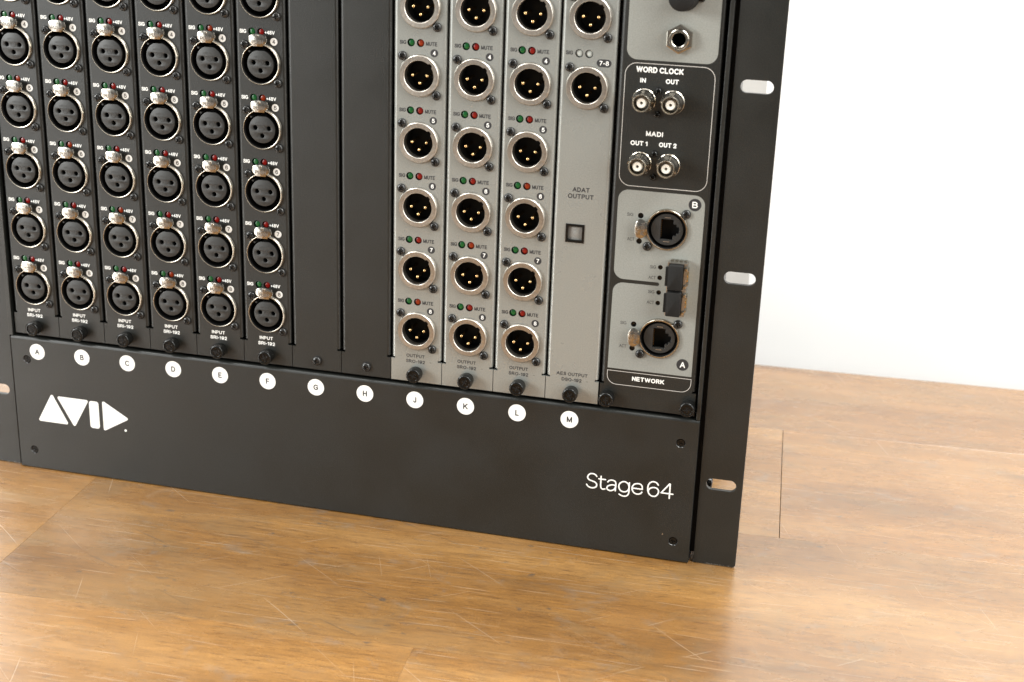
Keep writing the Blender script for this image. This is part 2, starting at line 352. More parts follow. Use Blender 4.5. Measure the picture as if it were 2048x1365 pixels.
# chassis behind the front
b = MB(); b.box(-17.0, 409.0, 16, 288, 31, 397, 'steel'); part('chassis_body', b.mesh('chassis_body'))
b = MB(); b.box(-16.4, 406.0, 13.6, 15.6, 6, 397, 'void'); part('module_gap_backing', b.mesh('module_gap_backing'))  # black sheet added so the shaded gaps between modules stay dark
def ear_mesh(sgn):
    b = MB(); holes = []
    x0, x1 = (-11.9, 12.0)
    for z in (50.3, 170.95, 272.55, 349.3): holes.append(rrect(-8.35, z - 3.35, 8.35, z + 3.35, 3.34, 8))
    b.plate(rrect(x0, 0.4, x1, TOP, [1.6 if sgn > 0 else .6, 1.6 if sgn > 0 else .6, .6 if sgn > 0 else 1.6, .6 if sgn > 0 else 1.6], 4), holes, 0, 2.6, 'black', .22)
    if sgn > 0: b.box(x0 + .05, x0 + 1.6, 2.5, 36, .6, TOP - .2, 'black')
    else: b.box(x1 - 1.6, x1 - .05, 2.5, 36, .6, TOP - .2, 'black')
    return b.mesh('rack_ear')
ear_r = part('rack_ear', ear_mesh(1), 422.8, 2.7, 0, label='black slotted mounting ear along the right side')
ear_l = part('rack_ear', ear_mesh(-1), -32.0, 2.7, 0, label='black slotted mounting ear along the left side')
for par, xs in ((ear_r, [random.uniform(-5, 11) for _ in range(16)]), (ear_l, [random.uniform(-10, 11.5) for _ in range(12)])):
    for x in xs:                                                         # paint knocked off along the foot of the ear
        b = MB(); a, h_ = random.uniform(.12, .55), random.uniform(.08, .35)
        P = [(-a, -.1), (a * .8, -.15), (a, h_ * .5), (a * .2, h_), (-a * .6, h_ * .7)]
        b.prism(P, -.03, .05, 'steel'); put('paint_chip', b.mesh('paint_chip'), par, x, 0, random.uniform(.5, .9))
for x0, x1 in ((-18.9, -16.2), (406.2, 408.35)):
    b = MB(); b.plate(rrect(x0, 88.2, x1, TOP, .5, 3), [], 0.4, 13, 'black', .25)
    part('side_rail', b.mesh('side_rail'))
b = MB(); b.box(405.5, 410.6, 8.5, 15.5, 4, 397, 'void'); part('ear_gap_backing', b.mesh('ear_gap_backing'))  # dark strip standing in for the shade between rail and ear

# pan-head screw with a real cross recess; front towards -y, seated at y = 0
def screw_mesh(r, h, mt, flush=False):
    b = MB(); ang = []
    for k in range(4):
        for d in (-30, -18, -11, 0, 11, 18, 30, 45): ang.append(math.radians(90 * k + d))
    n = len(ang); prof = [(0.0, 1), (.18, 1), (.34, .99), (.50, .97), (.60, .94), (.78, .84), (.93, .60), (1.0, .30), (1.0, 0)]
    if flush: prof = [(q, 1.0) for q in (0, .18, .34, .5, .62, .8, .95)] + [(1.0, .6), (1.0, 0)]
    v = []; f = []
    for k, (q, hh) in enumerate(prof):
        for t in ang:
            dd = (math.degrees(t) + 45) % 90 - 45; y = -h * hh
            if k <= 1 or (k <= 3 and abs(dd) <= 12) : y += min(.55 * h, 1.0)
            v.append((q * r * math.cos(t), y, q * r * math.sin(t)))
    for k in range(len(prof) - 1):
        for j in range(n):
            a, c = k * n + j, k * n + (j + 1) % n; f.append((a, c, c + n, a + n))
    b.add(v, f, mt, True); return b.mesh('screw')
SCREW = screw_mesh(2.45, 1.75, 'screw'); SCREWBIG = screw_mesh(2.75, 2.0, 'screw'); SCREWS = screw_mesh(1.75, 1.9, 'gloss'); SCREWF = screw_mesh(2.1, .9, 'gloss', True)

# lower front panel: rolled top edge, countersunk screws, discs, logo, lettering
PH = [(-7.66, 73.6), (-7.66, 12.8), (398.8, 73.6), (398.8, 12.8)]
b = MB()
b.plate([(-17.7, .8), (408.3, .8), (408.3, 86.6), (-17.7, 86.6)], [circle(x, z, 2.75, 28) for x, z in PH], 0, 1.6, 'black', .0)
prof = [(y, z) for y, z in [(1.5 - 1.5 * math.cos(math.radians(a)), 86.6 + 1.5 * math.sin(math.radians(a))) for a in range(0, 91, 15)]] + [(13, 88.1)]
v = []; f = []
for y, z in prof: v += [(-17.7, y, z), (408.3, y, z)]
for i in range(len(prof) - 1): f.append((2 * i, 2 * i + 1, 2 * i + 3, 2 * i + 2))
b.add(v, f, 'black', True)
for x in (-17.7, 408.3):
    v = [(x, 1.6, .8), (x, 13, .8), (x, 13, 88.1), (x, 1.6, 86.6)]; b.add(v, [(0, 1, 2, 3)], 'black')
b.box(-17.6, 408.2, 1.7, 13, .8, 2.4, 'black')
panel = part('front_panel', b.mesh('front_panel'))
def sub(name, me, par, x=0, y=0, z=0, **k):      # sub-part of a part that sits at the rack's own origin
    o = put(name, me, par, x, y, z, **k); return o
c2 = MB(); c2.lathe([(2.76, 0.0), (2.65, .1), (2.0, 1.1), (2.0, 2.2)], 'screw', 28); CUPM = c2.mesh('screw_cup')
for x, z in PH:
    sub('screw_recess', CUPM, panel, x, 0, z)
    sub('panel_screw', SCREWF, panel, x, 1.5, z, ry=random.random() * 3)
for i, ch in enumerate('ABCDEFGHJKLM'):
    b = MB(); b.prism(circle(0, 0, 5.12, 44), -.05, 0.02, 'white')
    wd = {'A': 3.0, 'B': 2.5, 'C': 2.9, 'D': 2.7, 'E': 2.3, 'F': 2.2, 'G': 3.0, 'H': 2.6, 'J': 1.9, 'K': 2.8, 'L': 2.1, 'M': 3.1}[ch]
    b.text(ch, wd, 3.5, 'darkprint', y=-.06, bold=.2)
    sub('slot_badge', b.mesh('slot_badge'), panel, i * P_, 0, 79.4, label='white round badge lettered ' + ch)
LOGO = [[(-3.1, 33.3), (7.7, 52.9), (18.2, 33.3)], [(11.0, 51.5), (33.0, 51.5), (22.1, 32.0)], None, [(42.2, 52.7), (60.0, 42.45), (42.2, 32.2)]]
for k, t in enumerate(LOGO):
    b = MB(); P = round_poly(t, .95) if t else rrect(33.15, 33.35, 39.6, 51.3, 1.7)
    b.prism(P if sum((P[i][0] * P[(i + 1) % len(P)][1] - P[(i + 1) % len(P)][0] * P[i][1]) for i in range(len(P))) > 0 else P[::-1], -.05, .02, 'white')
    sub('logo_shape', b.mesh('logo_shape'), panel)
b = MB(); b.prism(circle(57.15, 34.6, .78, 20), -.05, .02, 'white'); sub('logo_shape', b.mesh('logo_dot'), panel)
GL = {'S': [[(352.8,46.7),(352.2,47.4),(351.1,48.0),(349.6,48.0),(348.3,47.3),(347.6,46.0),(347.7,44.9),(348.7,44.0),(350.3,43.5),(351.9,43.0),(352.9,42.0),(352.9,40.6),(351.9,39.6),(350.5,39.2),(349.0,39.4),(347.8,40.1),(347.2,41.0)]],
 't': [[(355.3,47.1),(355.3,44.3),(355.3,41.5),(355.6,40.0),(356.5,39.3),(357.9,39.6)], [(354.1,45.4),(357.9,45.4)]],
 'a': [[(359.3,44.2),(360.0,45.1),(361.2,45.6),(362.8,45.5),(363.8,44.6),(364.0,42.8),(363.9,41.0),(363.9,39.3)], [(363.9,42.6),(362.2,42.8),(360.6,42.3),(359.3,41.4),(359.0,40.2),(359.6,39.4),(361.0,39.0),(362.4,39.5),(363.5,40.5),(363.9,41.7)]],
 'g': [[(371.7,42.4),(371.1,44.5),(369.6,45.6),(368.2,45.7),(366.6,44.7),(365.8,43.1),(366.0,41.3),(367.0,39.9),(368.6,39.4),(370.1,39.8),(371.2,40.8),(371.7,42.4)], [(371.7,45.5),(371.7,42.4),(371.7,39.7),(371.3,38.1),(370.3,37.0),(369.1,36.7),(367.6,36.9),(366.2,37.6)]],
 'e': [[(373.5,42.5),(379.2,42.5)], [(379.2,42.5),(379.0,44.4),(377.9,45.5),(376.2,45.6),(374.6,45.0),(373.6,43.6),(373.4,41.9),(374.2,40.2),(375.4,39.3),(377.1,39.2),(378.4,39.8),(379.1,40.7)]],
 '6': [[(388.1,46.5),(387.2,47.6),(385.8,48.1),(384.4,47.9),(383.2,47.0),(382.5,45.6),(382.3,43.7),(382.5,41.9),(383.1,40.5),(384.3,39.4),(385.7,39.1),(387.1,39.5),(388.1,40.8),(388.5,42.2),(388.2,43.5),(387.2,44.4),(385.6,44.6),(384.1,44.1),(383.1,43.2),(382.6,41.9)]],
 '4': [[(394.8,39.2),(394.8,48.0),(394.5,48.1),(390.0,42.0),(396.7,42.0)]]}
for ch, strokes in GL.items():
    b = MB()
    for s_ in strokes: 
        for Q in split_corners(spline(s_) if len(s_) > 2 and ch != '4' else s_, 50): b.sweep(Q, .40, 'white', 8, .12)
    sub('model_letter', b.mesh('model_letter'), panel, y=-.01)
b = MB(); b.prism([(-.5, -.1), (.2, -.4), (.45, .1), (.1, .9), (-.1, .5)], -.06, .01, 'nickelrough'); sub('scratch_mark', b.mesh('paint_chip'), panel, 392.5, 0, 16.3)

# ------- shared socket meshes
def arcflange(b, xe, m, sgn):
    pr = [(xe + 1.8 * math.sin(math.radians(a)), 1.8 - 1.8 * math.cos(math.radians(a))) for a in range(0, 91, 15)] + [(xe + 1.8, 11.5)]
    return [(sgn * x, y) for x, y in pr]
def module_mesh(name, half_l, half_r, holes, m, cx=0):
    """face plate with rolled long edges above the notch and a flat foot below it; local x = 0 at the slot centre"""
    b = MB(); fl, fr = half_l - 2.45, half_r - 2.45
    outer = [(-fl, TOP - 4), (-fl, 102.95)] + [(-half_l + .2, 102.95), (-half_l + .2, 89.9), (half_r - .2, 89.9), (half_r - .2, 102.95)] + [(fr, 102.95), (fr, TOP - 4)]
    b.plate(outer, holes, 0, 1.5, m)
    for sgn, xe in ((-1, fl), (1, fr)):
        pr = arcflange(b, xe, m, sgn); v = []; f = []
        for x, y in pr: v += [(x, y, 104.1), (x, y, TOP - 4)]
        for i in range(len(pr) - 1): f.append((2 * i, 2 * i + 2, 2 * i + 3, 2 * i + 1) if sgn > 0 else (2 * i, 2 * i + 1, 2 * i + 3, 2 * i + 2))
        b.add(v, f, m, True)
        # inner skin closes the rolled edge where it is cut at the notch
        c = [(sgn * xe, 0)] + pr[1:] + [(pr[-1][0] - sgn * 1.4, 11.5), (pr[-1][0] - sgn * 1.4, 1.5), (sgn * xe, 1.5)]
        b.add([(x, y, 104.1) for x, y in c], [tuple(range(len(c)))], m)
    return b.mesh(name)

# female socket (local y = 0 is the module face)
b = MB(); b.lathe([(11.75, 0), (11.7, -.45), (11.45, -.85), (11.25, -1.45), (11.0, -1.7), (10.9, -1.72), (10.62, -1.6), (10.55, -1.2)], 'nickel', 64)
b.lathe([(10.55, -1.2), (10.5, 10), (0.01, 10)], 'void', 48); RINGF = b.mesh('socket_ring')  # inner wall coloured black in place of the nickel's dark reflection
b = MB()
ins = [p for p in circle(0, 0, 7.75, 48)]
ins = arc_pts(0, 0, 7.75, 110, 110 + 320, 44)
PINH = [(-4.05, .75, 1.38), (4.05, .75, 1.38), (0, -3.55, 1.38)]
b.plate(ins, [circle(x, z, r, 20) for x, z, r in PINH], -1.0, 1.2, 'insert', .18)
b.lathe([(7.7, 1.0), (7.7, 9.8)], 'insert', 40)
b.prism(circle(0, 0, 7.5, 24), 3.4, 3.6, 'void')
for x, z, r in PINH: b.lathe([(r + .02, 1.1), (r, 3.4)], 'void', 16, x, z)
b.lathe([(1.55, -1.02), (1.5, -1.10), (1.2, -1.10), (1.15, -1.02)], 'insert', 20, 0, .75)
b.text('AMPHENOL', 7.2, 1.05, 'insert', 0, 3.9, -1.0, bold=.2)
for t_, x, z in (('1', 4.6, -1.6), ('2', -4.9, -1.6), ('3', -1.9, -4.6)): b.text(t_, .6, 1.0, 'insert', x, z, -1.0)
b.box(-6.9, -5.9, -1.0, 4, 6.2, 7.1, 'insert')
INSERT = b.mesh('socket_insert')
def latch_mesh(wd=5.15, seed=0):
    b = MB(); P = []
    for a in range(-38, 219, 8):                                         # rounded top, narrowing to the neck
        t = math.radians(a); ce, se = math.cos(t), math.sin(t)
        P.append((wd * math.copysign(abs(ce) ** .75, ce), 13.75 + 3.05 * math.copysign(abs(se) ** .8, se)))
    P += [(-3.3, 10.9), (-3.1, 10.1), (3.1, 10.1), (3.3, 10.9)]
    b.prism(P, -4.3, -3.0, 'latch', .32)
    b.box(-3.0, 3.0, -3.4, 2, 10.15, 11.1, 'latch')
    b.box(-2.2, 2.2, -3.2, 0, 11, 14, 'latch')
    b.text('PUSH', 6.6, 2.1, 'engraved', 0, 12.5, -4.3, bold=.2)
    b.lathe([(.95, -4.30), (.9, -4.42), (.55, -4.42), (.5, -4.30)], 'latch', 16, 0, 15.4)
    b.box(-.12, .12, -4.4, -4.3, 14.9, 15.9, 'latch')
    return b.mesh('socket_latch')
LATCH = latch_mesh()
# male connector
def keyed(k, r, t):
    if 3 <= k: 
        d = (math.degrees(t) - 44 + 180) % 360 - 180
        if abs(d) < 7.5: return r + .85
    return r
b = MB(); b.lathe([(11.5, 0), (11.3, -.9), (10.95, -1.55), (10.7, -1.75), (8.45, -1.75), (8.2, -1.5), (8.15, -.9), (8.1, 3.0)], 'nickelrough', 96, fn=lambda k, r, t: keyed(k - 1, r, t))
b.lathe([(8.1, 3.0), (8.05, 12), (.01, 12)], 'void', 48, fn=lambda k, r, t: keyed(3, r, t) if k < 2 else r); RINGM = b.mesh('connector_ring')
b = MB(); b.lathe([(.88, 12), (.88, .2), (.82, -.1), (.6, -.4), (.3, -.54), (.02, -.57)], 'gold', 16); PIN = b.mesh('pin')
# signal lamps: lens sits a little below the face
def led_mesh(mt):
    b = MB(); b.lathe([(2.1, .05), (2.08, 2.0)], 'void', 24)
    b.lathe([(2.0, 1.6), (1.86, 1.1), (1.5, .85), (.8, .72), (.02, .69)], mt, 24); return b.mesh('signal_lamp')
LED = {k: led_mesh(k) for k in ('green', 'red', 'amber', 'clear')}
# thumbscrew
def knurl(k, r, t): return r * (1 - .035 * (round(t / (2 * math.pi) * 72) % 2)) if k in (3, 4) else r
b = MB(); b.lathe([(3.9, 0), (3.9, -.9), (3.4, -1.2), (4.25, -1.5), (4.3, -5.5), (4.22, -5.95), (3.95, -6.4), (3.55, -6.6), (3.0, -6.6), (2.85, -6.3), (2.7, -5.9), (1.9, -5.9), (1.7, -6.1), (0.02, -6.15)], 'gloss', 72, fn=knurl)
b.box(-2.4, 2.4, -6.25, -5.8, -.32, .32, 'void'); b.box(-.3, .3, -6.24, -5.8, -1.5, 1.5, 'void'); THUMB = b.mesh('thumbscrew')

def T(name, body, width, cap, mt, bold=.13):
    b = MB(); b.text(body, width, cap, mt, y=-.02, bold=bold); return b.mesh(name)
TX = {'sigw': T('t', 'SIG', 4.0, 2.15, 'white', .19), '48': T('t', '+48V', 5.8, 2.05, 'white', .18), 'in': T('t', 'INPUT', 8.4, 2.1, 'white', .2), 'sri': T('t', 'SRI-192', 10.6, 2.1, 'white', .2),
      'sigd': T('t', 'SIG', 3.8, 2.15, 'darkprint', .205), 'mute': T('t', 'MUTE', 6.4, 2.15, 'darkprint', .205), 'out': T('t', 'OUTPUT', 11.0, 2.0, 'darkprint', .205), 'sro': T('t', 'SRO-192', 11.4, 2.0, 'darkprint', .205)}
def badge(txt, fg, bgm, r=2.1, wd=None, cap=2.3, pill=0):
    b = MB(); P = circle(0, 0, r, 28) if not pill else rrect(-pill, -r, pill, r, r - .01, 8)
    b.prism(P, -.05, .02, bgm); b.text(txt, wd or 1.6, cap, fg, y=-.06, bold=.16 if bgm == 'white' else .18); return b.mesh('number_badge')
BW = {r: badge(str(r), 'darkprint', 'white') for r in range(3, 9)}; BD = {r: badge(str(r), 'white', 'darkprint') for r in range(3, 9)}

rows = range(3, 9)
def xlr_holes(female): 
    h = []
    for r in rows:
        z = row_z[r]; h.append(circle(0, z, 11.1, 40))
        h += [circle(-5.0, z + 17.3, 2.12, 24), circle(.25, z + 17.3, 2.12, 24)]
    return h
MOD_IN = module_mesh('input_module', 15.24, 15.24, xlr_holes(1), 'black')
MOD_OUT = module_mesh('output_module', 15.24, 15.24, xlr_holes(0), 'grey')
MOD_BLANK = module_mesh('blank_plate', 15.24, 15.24, [circle(0, 95.0, 1.5, 16)], 'black')
for i in range(6):
    cx = i * P_; let = 'ABCDEF'[i]
    mo = part('input_module', MOD_IN, cx, FY, 0, label='black input module in slot ' + let)
    sub('thumbscrew', THUMB, mo, 0, 0, 95.3, ry=random.random() * 3)
    sub('printed_word', TX['in'], mo, -.95, 0, 105.7); sub('printed_word', TX['sri'], mo, -.9, 0, 102.3 + .05)
    for r in rows:
        z = row_z[r]
        sub('printed_word', TX['sigw'], mo, -10.2, 0, z + 17.3); sub('printed_word', TX['48'], mo, 5.55, 0, z + 17.3)
        sub('number_badge', BW[r], mo, 7.85, 0, z + 12.5, label='white round badge numbered %d' % r)
        sub('signal_lamp', LED['green'], mo, -5.0, 0, z + 17.3, label='green signal lamp')
        k = 'red' if (i * 7 + r * 3) % 5 else 'amber'
        sub('signal_lamp', LED[k], mo, .25, 0, z + 17.3, label='red phantom power lamp')
        so = part('xlr_socket', RINGF, cx, FY, z)
        sub('socket_insert', INSERT, so); la = sub('latch', LATCH, so, 0, 0, 0, rx=random.uniform(-.02, .03), rz=random.uniform(-.02, .02))
        for sx in (-1, 1): sub('mounting_screw', SCREW, so, sx * 9.6 + .1, 0, -sx * 10.1, ry=random.random() * 3)
for i in (6, 7):
    mo = part('blank_plate', MOD_BLANK, i * P_, FY, 0, label='plain black cover plate over slot ' + 'GH'[i - 6])
    sub('cover_screw', SCREWBIG, mo, .2, 0, 95.4, ry=.5 + i)
def male(cx, z, dx=0):
    so = part('xlr_output_connector', RINGM, cx + dx, FY, z)
    for x, zz in ((-3.95, .15), (4.15, .15), (.1, -3.95)): sub('pin', PIN, so, x, 0, zz)
    for sx in (-1, 1): sub('mounting_screw', SCREW, so, sx * 9.6 - .1, 0, -sx * 10.1, ry=random.random() * 3)
for i in (8, 9, 10):
    cx = i * P_; let = 'JKL'[i - 8]
    mo = part('output_module', MOD_OUT, cx, FY, 0, label='light grey output module in slot ' + let)
    sub('thumbscrew', THUMB, mo, 0, 0, 95.4, ry=random.random() * 3)
    sub('printed_word', TX['out'], mo, -.5, 0, 105.6); sub('printed_word', TX['sro'], mo, -.5, 0, 102.3)
    for r in rows:
        z = row_z[r]
        sub('printed_word', TX['sigd'], mo, -9.5, 0, z + 17.3); sub('printed_word', TX['mute'], mo, 6.4, 0, z + 17.2)
        sub('number_badge', BD[r], mo, 8.0, 0, z + 12.45, label='dark round badge numbered %d' % r)
        sub('signal_lamp', LED['green'], mo, -5.0, 0, z + 17.3, label='green signal lamp')
        sub('signal_lamp', LED['amber' if (i + r) % 4 == 0 else 'red'], mo, .25, 0, z + 17.3, label='red mute lamp')
        male(cx, z)
# slot M: digital output card
cx = 11 * P_
h = []
for r in (3, 4): h += [circle(0, row_z[r] + .2, 11.1, 40), circle(-5.0, row_z[r] + 17.7, 2.12, 24), circle(.25, row_z[r] + 17.7, 2.12, 24)]
h.append([(-7.75, 182.0), (2.6, 182.0), (2.6, 192.3), (-7.75, 192.3)])
mo = part('digital_output_module', module_mesh('digital_output_module', 15.24, 15.24, h, 'grey'), cx, FY, 0, label='light grey digital output module in slot M')
sub('thumbscrew', THUMB, mo, 0, 0, 95.3, ry=1.1)
for body, wd, x, z in (('AES OUTPUT', 17.8, -.2, 105.9), ('DSO-192', 11.4, -.3, 102.6), ('ADAT', 9.4, -.35, 211.4), ('OUTPUT', 14.1, -.35, 207.7)):
    sub('printed_word', T('t', body, wd, 2.05 if wd != 14.1 and wd != 9.4 else 2.6, 'darkprint', .205), mo, x, 0, z)
for r, t_ in ((3, '5-6'), (4, '7-8')):
    z = row_z[r] + .2
    sub('printed_word', TX['sigd'], mo, -10.2, 0, z + 17.6)
    for x in (-5.0, .25): sub('signal_lamp', LED['clear'], mo, x, 0, z + 17.5, label='clear signal lamp')
    sub('number_badge', badge(t_, 'white', 'darkprint', 2.0, 5.0, 2.3, 3.9), mo, 8.35, 0, z + 13.2, label='dark oblong badge numbered ' + t_)
    male(cx, z, .1)
b = MB()
b.plate([(-5.15, -5.15), (5.15, -5.15), (5.15, 5.15), (-5.15, 5.15)], [[(-3.9, -3.2), (-3.3, -3.75), (3.9, -3.75), (3.9, 3.75), (-3.3, 3.75), (-3.9, 3.2)]], -.4, 3.5, 'gloss', .12)
b.prism([(-3.9, -3.9), (3.9, -3.9), (3.9, 3.9), (-3.9, 3.9)], 1.0, 1.4, 'shutter', .1)
b.prism(circle(.6, 0, 1.8, 20), .92, 1.1, 'shutter', .06)
part('optical_port', b.mesh('optical_port'), cx - 2.57, FY, 187.15)

# control module at the right end
NX = 378.0
holes = [circle(382.4 - NX, 194.0, 11.0, 40), circle(382.4 - NX, 132.8, 11.0, 40)]
dots = [(367.9, 200.4, 1.55), (367.85, 186.35, 1.55), (367.9, 139.4, 1.55), (367.85, 125.5, 1.55), (380.3, 173.0, 1.3), (380.3, 167.15, 1.3), (380.3, 158.85, 1.3), (380.25, 152.9, 1.3)]
holes += [circle(x - NX, z, r, 18) for x, z, r in dots] + [circle(382.0 - NX, 294.2, 3.9, 24)]
cm = part('control_module', module_mesh('control_module', NX - 351.0, 405.0 - NX, holes, 'black'), NX, FY, 0, label='black control module with grey printed fields at the right end')
b = MB(); b.plate(rrect(355.1 - NX, 282.35, 401.9 - NX, TOP - 8, 5.6), [circle(382.0 - NX, 294.2, 4.2, 24)], -.05, -.03, 'greyprint'); sub('printed_field', b.mesh('printed_field'), cm, label='grey field behind the jack and knob')
def in_hole(hs, P): return hs
net = [(355.4, 164.3 + 6)] 
x0, x1 = 355.2, 401.5
P = arc_pts(x1 - 5.5, 213.9 - 5.5, 5.5, 0, 90, 8) + arc_pts(x0 + 5.5, 213.9 - 5.5, 5.5, 90, 180, 8) + arc_pts(x0 + 5.5, 164.4 + 5.5, 5.5, 180, 270, 8) + [(379.3, 164.4)] + arc_pts(379.3, 163.4, 1.0, 90, -90, 8) + [(360.7, 162.4)] + arc_pts(x0 + 5.5, 162.4 - 5.5, 5.5, 90, 180, 8) + [(x0 - .3, 112.6), (x1, 112.6)]
b = MB(); b.plate([(x - NX, z) for x, z in P], holes[:2] + [circle(x - NX, z, r, 18) for x, z, r in dots], -.05, -.03, 'greyprint'); sub('printed_field', b.mesh('network_field'), cm, label='grey field behind the network sockets')
def outline(x0, z0, x1, z1, r, wd, name):
    b = MB(); o_ = rrect(x0 - NX, z0, x1 - NX, z1, r); r2 = [max(0, q - wd) for q in (r if isinstance(r, list) else [r] * 4)]
    b.plate(o_, [rrect(x0 + wd - NX, z0 + wd, x1 - wd - NX, z1 - wd, r2)], -.05, -.03, 'thinline'); sub('printed_outline', b.mesh(name), cm)
outline(354.8, 215.9, 401.6, 280.8, 6.2, .34, 'outline'); outline(354.8, 103.1, 401.7, 111.3, [5.4, 0, 0, 5.4], .30, 'outline2')
for body, x, z, wd, cap, bo in (('WORD CLOCK', 372.9, 277.5, 24.4, 3.0, .3), ('IN', 364.5, 271.9, 3.0, 2.5, .3), ('OUT', 379.65, 272.15, 6.7, 2.5, .3), ('MADI', 372.3, 244.5, 8.9, 2.6, .3), ('OUT 1', 364.5, 239.05, 9.1, 2.5, .3), ('OUT 2', 379.6, 239.15, 9.2, 2.5, .3), ('NETWORK', 377.9, 107.65, 17.9, 2.6, .25)):
    sub('printed_word', T('t', body, wd, cap, 'white', .22), cm, x - NX, 0, z)
for body, x, z in (('SIG', 362.2, 200.6), ('ACT', 363.3, 187.1), ('SIG', 376.3, 172.8), ('ACT', 376.2, 166.9), ('SIG', 376.3, 158.9), ('ACT', 376.2, 152.9), ('SIG', 362.2, 139.6), ('ACT', 362.6, 126.2)):
    sub('printed_word', T('t', body, 3.4 if body == 'SIG' else 3.9, 1.8, 'darkprint'), cm, x - NX, -.05, z)
b = MB(); b.lathe([(1.55, 0), (1.5, .4), (1.5, 3)], 'void', 18); b.prism(circle(0, 0, 1.5, 18), 1.0, 1.3, 'gloss'); LAMPOFF = b.mesh('unlit_lamp')
b = MB(); b.lathe([(1.3, 0), (1.27, .4), (1.27, 3)], 'void', 18); b.prism(circle(0, 0, 1.27, 18), 1.0, 1.3, 'gloss'); LAMPOFF2 = b.mesh('unlit_lamp')
for x, z, r in dots: sub('signal_lamp', LAMPOFF if r > 1.4 else LAMPOFF2, cm, x - NX, 0, z, label='small dark unlit signal lamp')
for t_, z in (('B', 208.8), ('A', 119.1)): sub('network_badge', badge(t_, 'white', 'darkprint', 3.35, 2.9, 3.4), cm, 396.2 - NX, -.05, z, label='dark round badge lettered ' + t_)
for x in (355.9, 401.1): sub('thumbscrew', THUMB, cm, x - NX, 0, 95.3, ry=random.random() * 3)

# ethernet sockets with side latch
b = MB(); b.lathe([(11.5, 0), (11.4, -.6), (11.15, -1.2), (10.9, -1.5), (10.3, -1.5), (10.1, -1.2), (10.1, 8), (.02, 8)], 'nickel', 56)
b.lathe([(10.05, -.9), (10.0, 7.8), (.02, 7.8)], 'void', 48); RINGE = b.mesh('ethernet_ring')
b = MB(); jag = [(-3.6, -5.6), (3.2, -5.6), (3.2, -3.2), (5.0, -3.2), (5.0, -1.8), (6.4, -1.8), (6.4, 1.8), (5.0, 1.8), (5.0, 3.2), (3.2, 3.2), (3.2, 5.6), (-3.6, 5.6)]
b.plate(circle(0, 0, 8.6, 44), [jag], .2, 2.5, 'insert', .15)
b.prism(circle(0, 0, 8.4, 30), 7.0, 7.3, 'void')
for k in range(8): b.box(-3.4, -3.2, 1.5, 6.8, -4.2 + k * 1.16, -3.9 + k * 1.16, 'gold')
for sg in (-1, 1): b.box(-1.6, 1.6, .02, .2, sg * 6.6 - .16, sg * 6.6 + .16, 'nickelrough')
ETHI = b.mesh('ethernet_insert')
for z, nm in ((194.0, 'B'), (132.8, 'A')):
    so = part('ethernet_socket', RINGE, 382.4, FY, z, label='round network socket beside badge ' + nm)
    sub('socket_insert', ETHI, so); sub('latch', LATCH, so, 0, .5, 0, ry=-math.pi / 2)
    sub('mounting_screw', SCREW, so, 9.7, 0, 9.3); sub('mounting_screw', SCREW, so, -10.0, 0, -10.1, ry=.3)

# transceiver cage with two rubber dust plugs
b = MB(); x0, x1 = 384.9 - 389.7, 395.3 - 389.7
b.plate([(x0, -14.6), (x1, -14.6), (x1, 14.9), (x0, 14.9)], [[(x0 + .5, -14.1), (x1 - 1.6, -14.1), (x1 - 1.6, -.3), (x0 + .5, -.3)], [(x0 + .5, .3), (x1 - 1.6, .3), (x1 - 1.6, 14.4), (x0 + .5, 14.4)]], -5.5, 4, 'nickelrough')
for k, z0 in enumerate((2.0, -12.6)):
    for j in range(4): b.prism([(x1 - .02, z0 + j * 2.6), (x1 + .7, z0 + .3 + j * 2.6), (x1 + .7, z0 + 1.9 + j * 2.6), (x1 - .02, z0 + 2.2 + j * 2.6)], -4.4, -.4, 'gold' if j in (1, 2) else 'nickel', .25)
    b.prism([(x1 - 1.4, z0 - .6), (x1 + .3, z0 - .2), (x1 + .1, z0 + 1.6), (x1 - 1.3, z0 + 1.2)], -6.4, -5.4, 'nickel', .2); b.prism([(x1 - 1.4, z0 + 9.2), (x1 + .5, z0 + 9.0), (x1 + .2, z0 + 11.6), (x1 - 1.3, z0 + 11.2)], -6.7, -5.4, 'nickel', .25)
for k in range(4): b.prism([(x0 + 1 + k * 2.4, 14.88), (x0 + 2.6 + k * 2.4, 14.88), (x0 + 2.4 + k * 2.4, 15.7), (x0 + 1.2 + k * 2.4, 15.7)], -2.6, -.3, 'nickel')
cage = part('transceiver_cage', b.mesh('transceiver_cage'), 389.7, FY, 162.9)
b = MB(); b.prism(rrect(x0 + .8, -6.7, x1 - 1.9, 6.7, .6, 4), -9.0, 3, 'rubber', .35); b.prism(rrect(x0 - .9, -5.4, x0 + 1.2, 5.2, .3, 3), -6.6, -5.4, 'rubber', .2)
PLUG = b.mesh('dust_plug')
for z, w_ in ((7.4, 'upper'), (-7.4, 'lower')):
    o = put('dust_plug', PLUG, None, 389.7, FY, 162.9 + z, label=w_ + ' black rubber dust plug in the metal cage between the two network sockets')
    o['category'] = 'dust plug'; o['group'] = 'dust plugs in the transceiver cage'

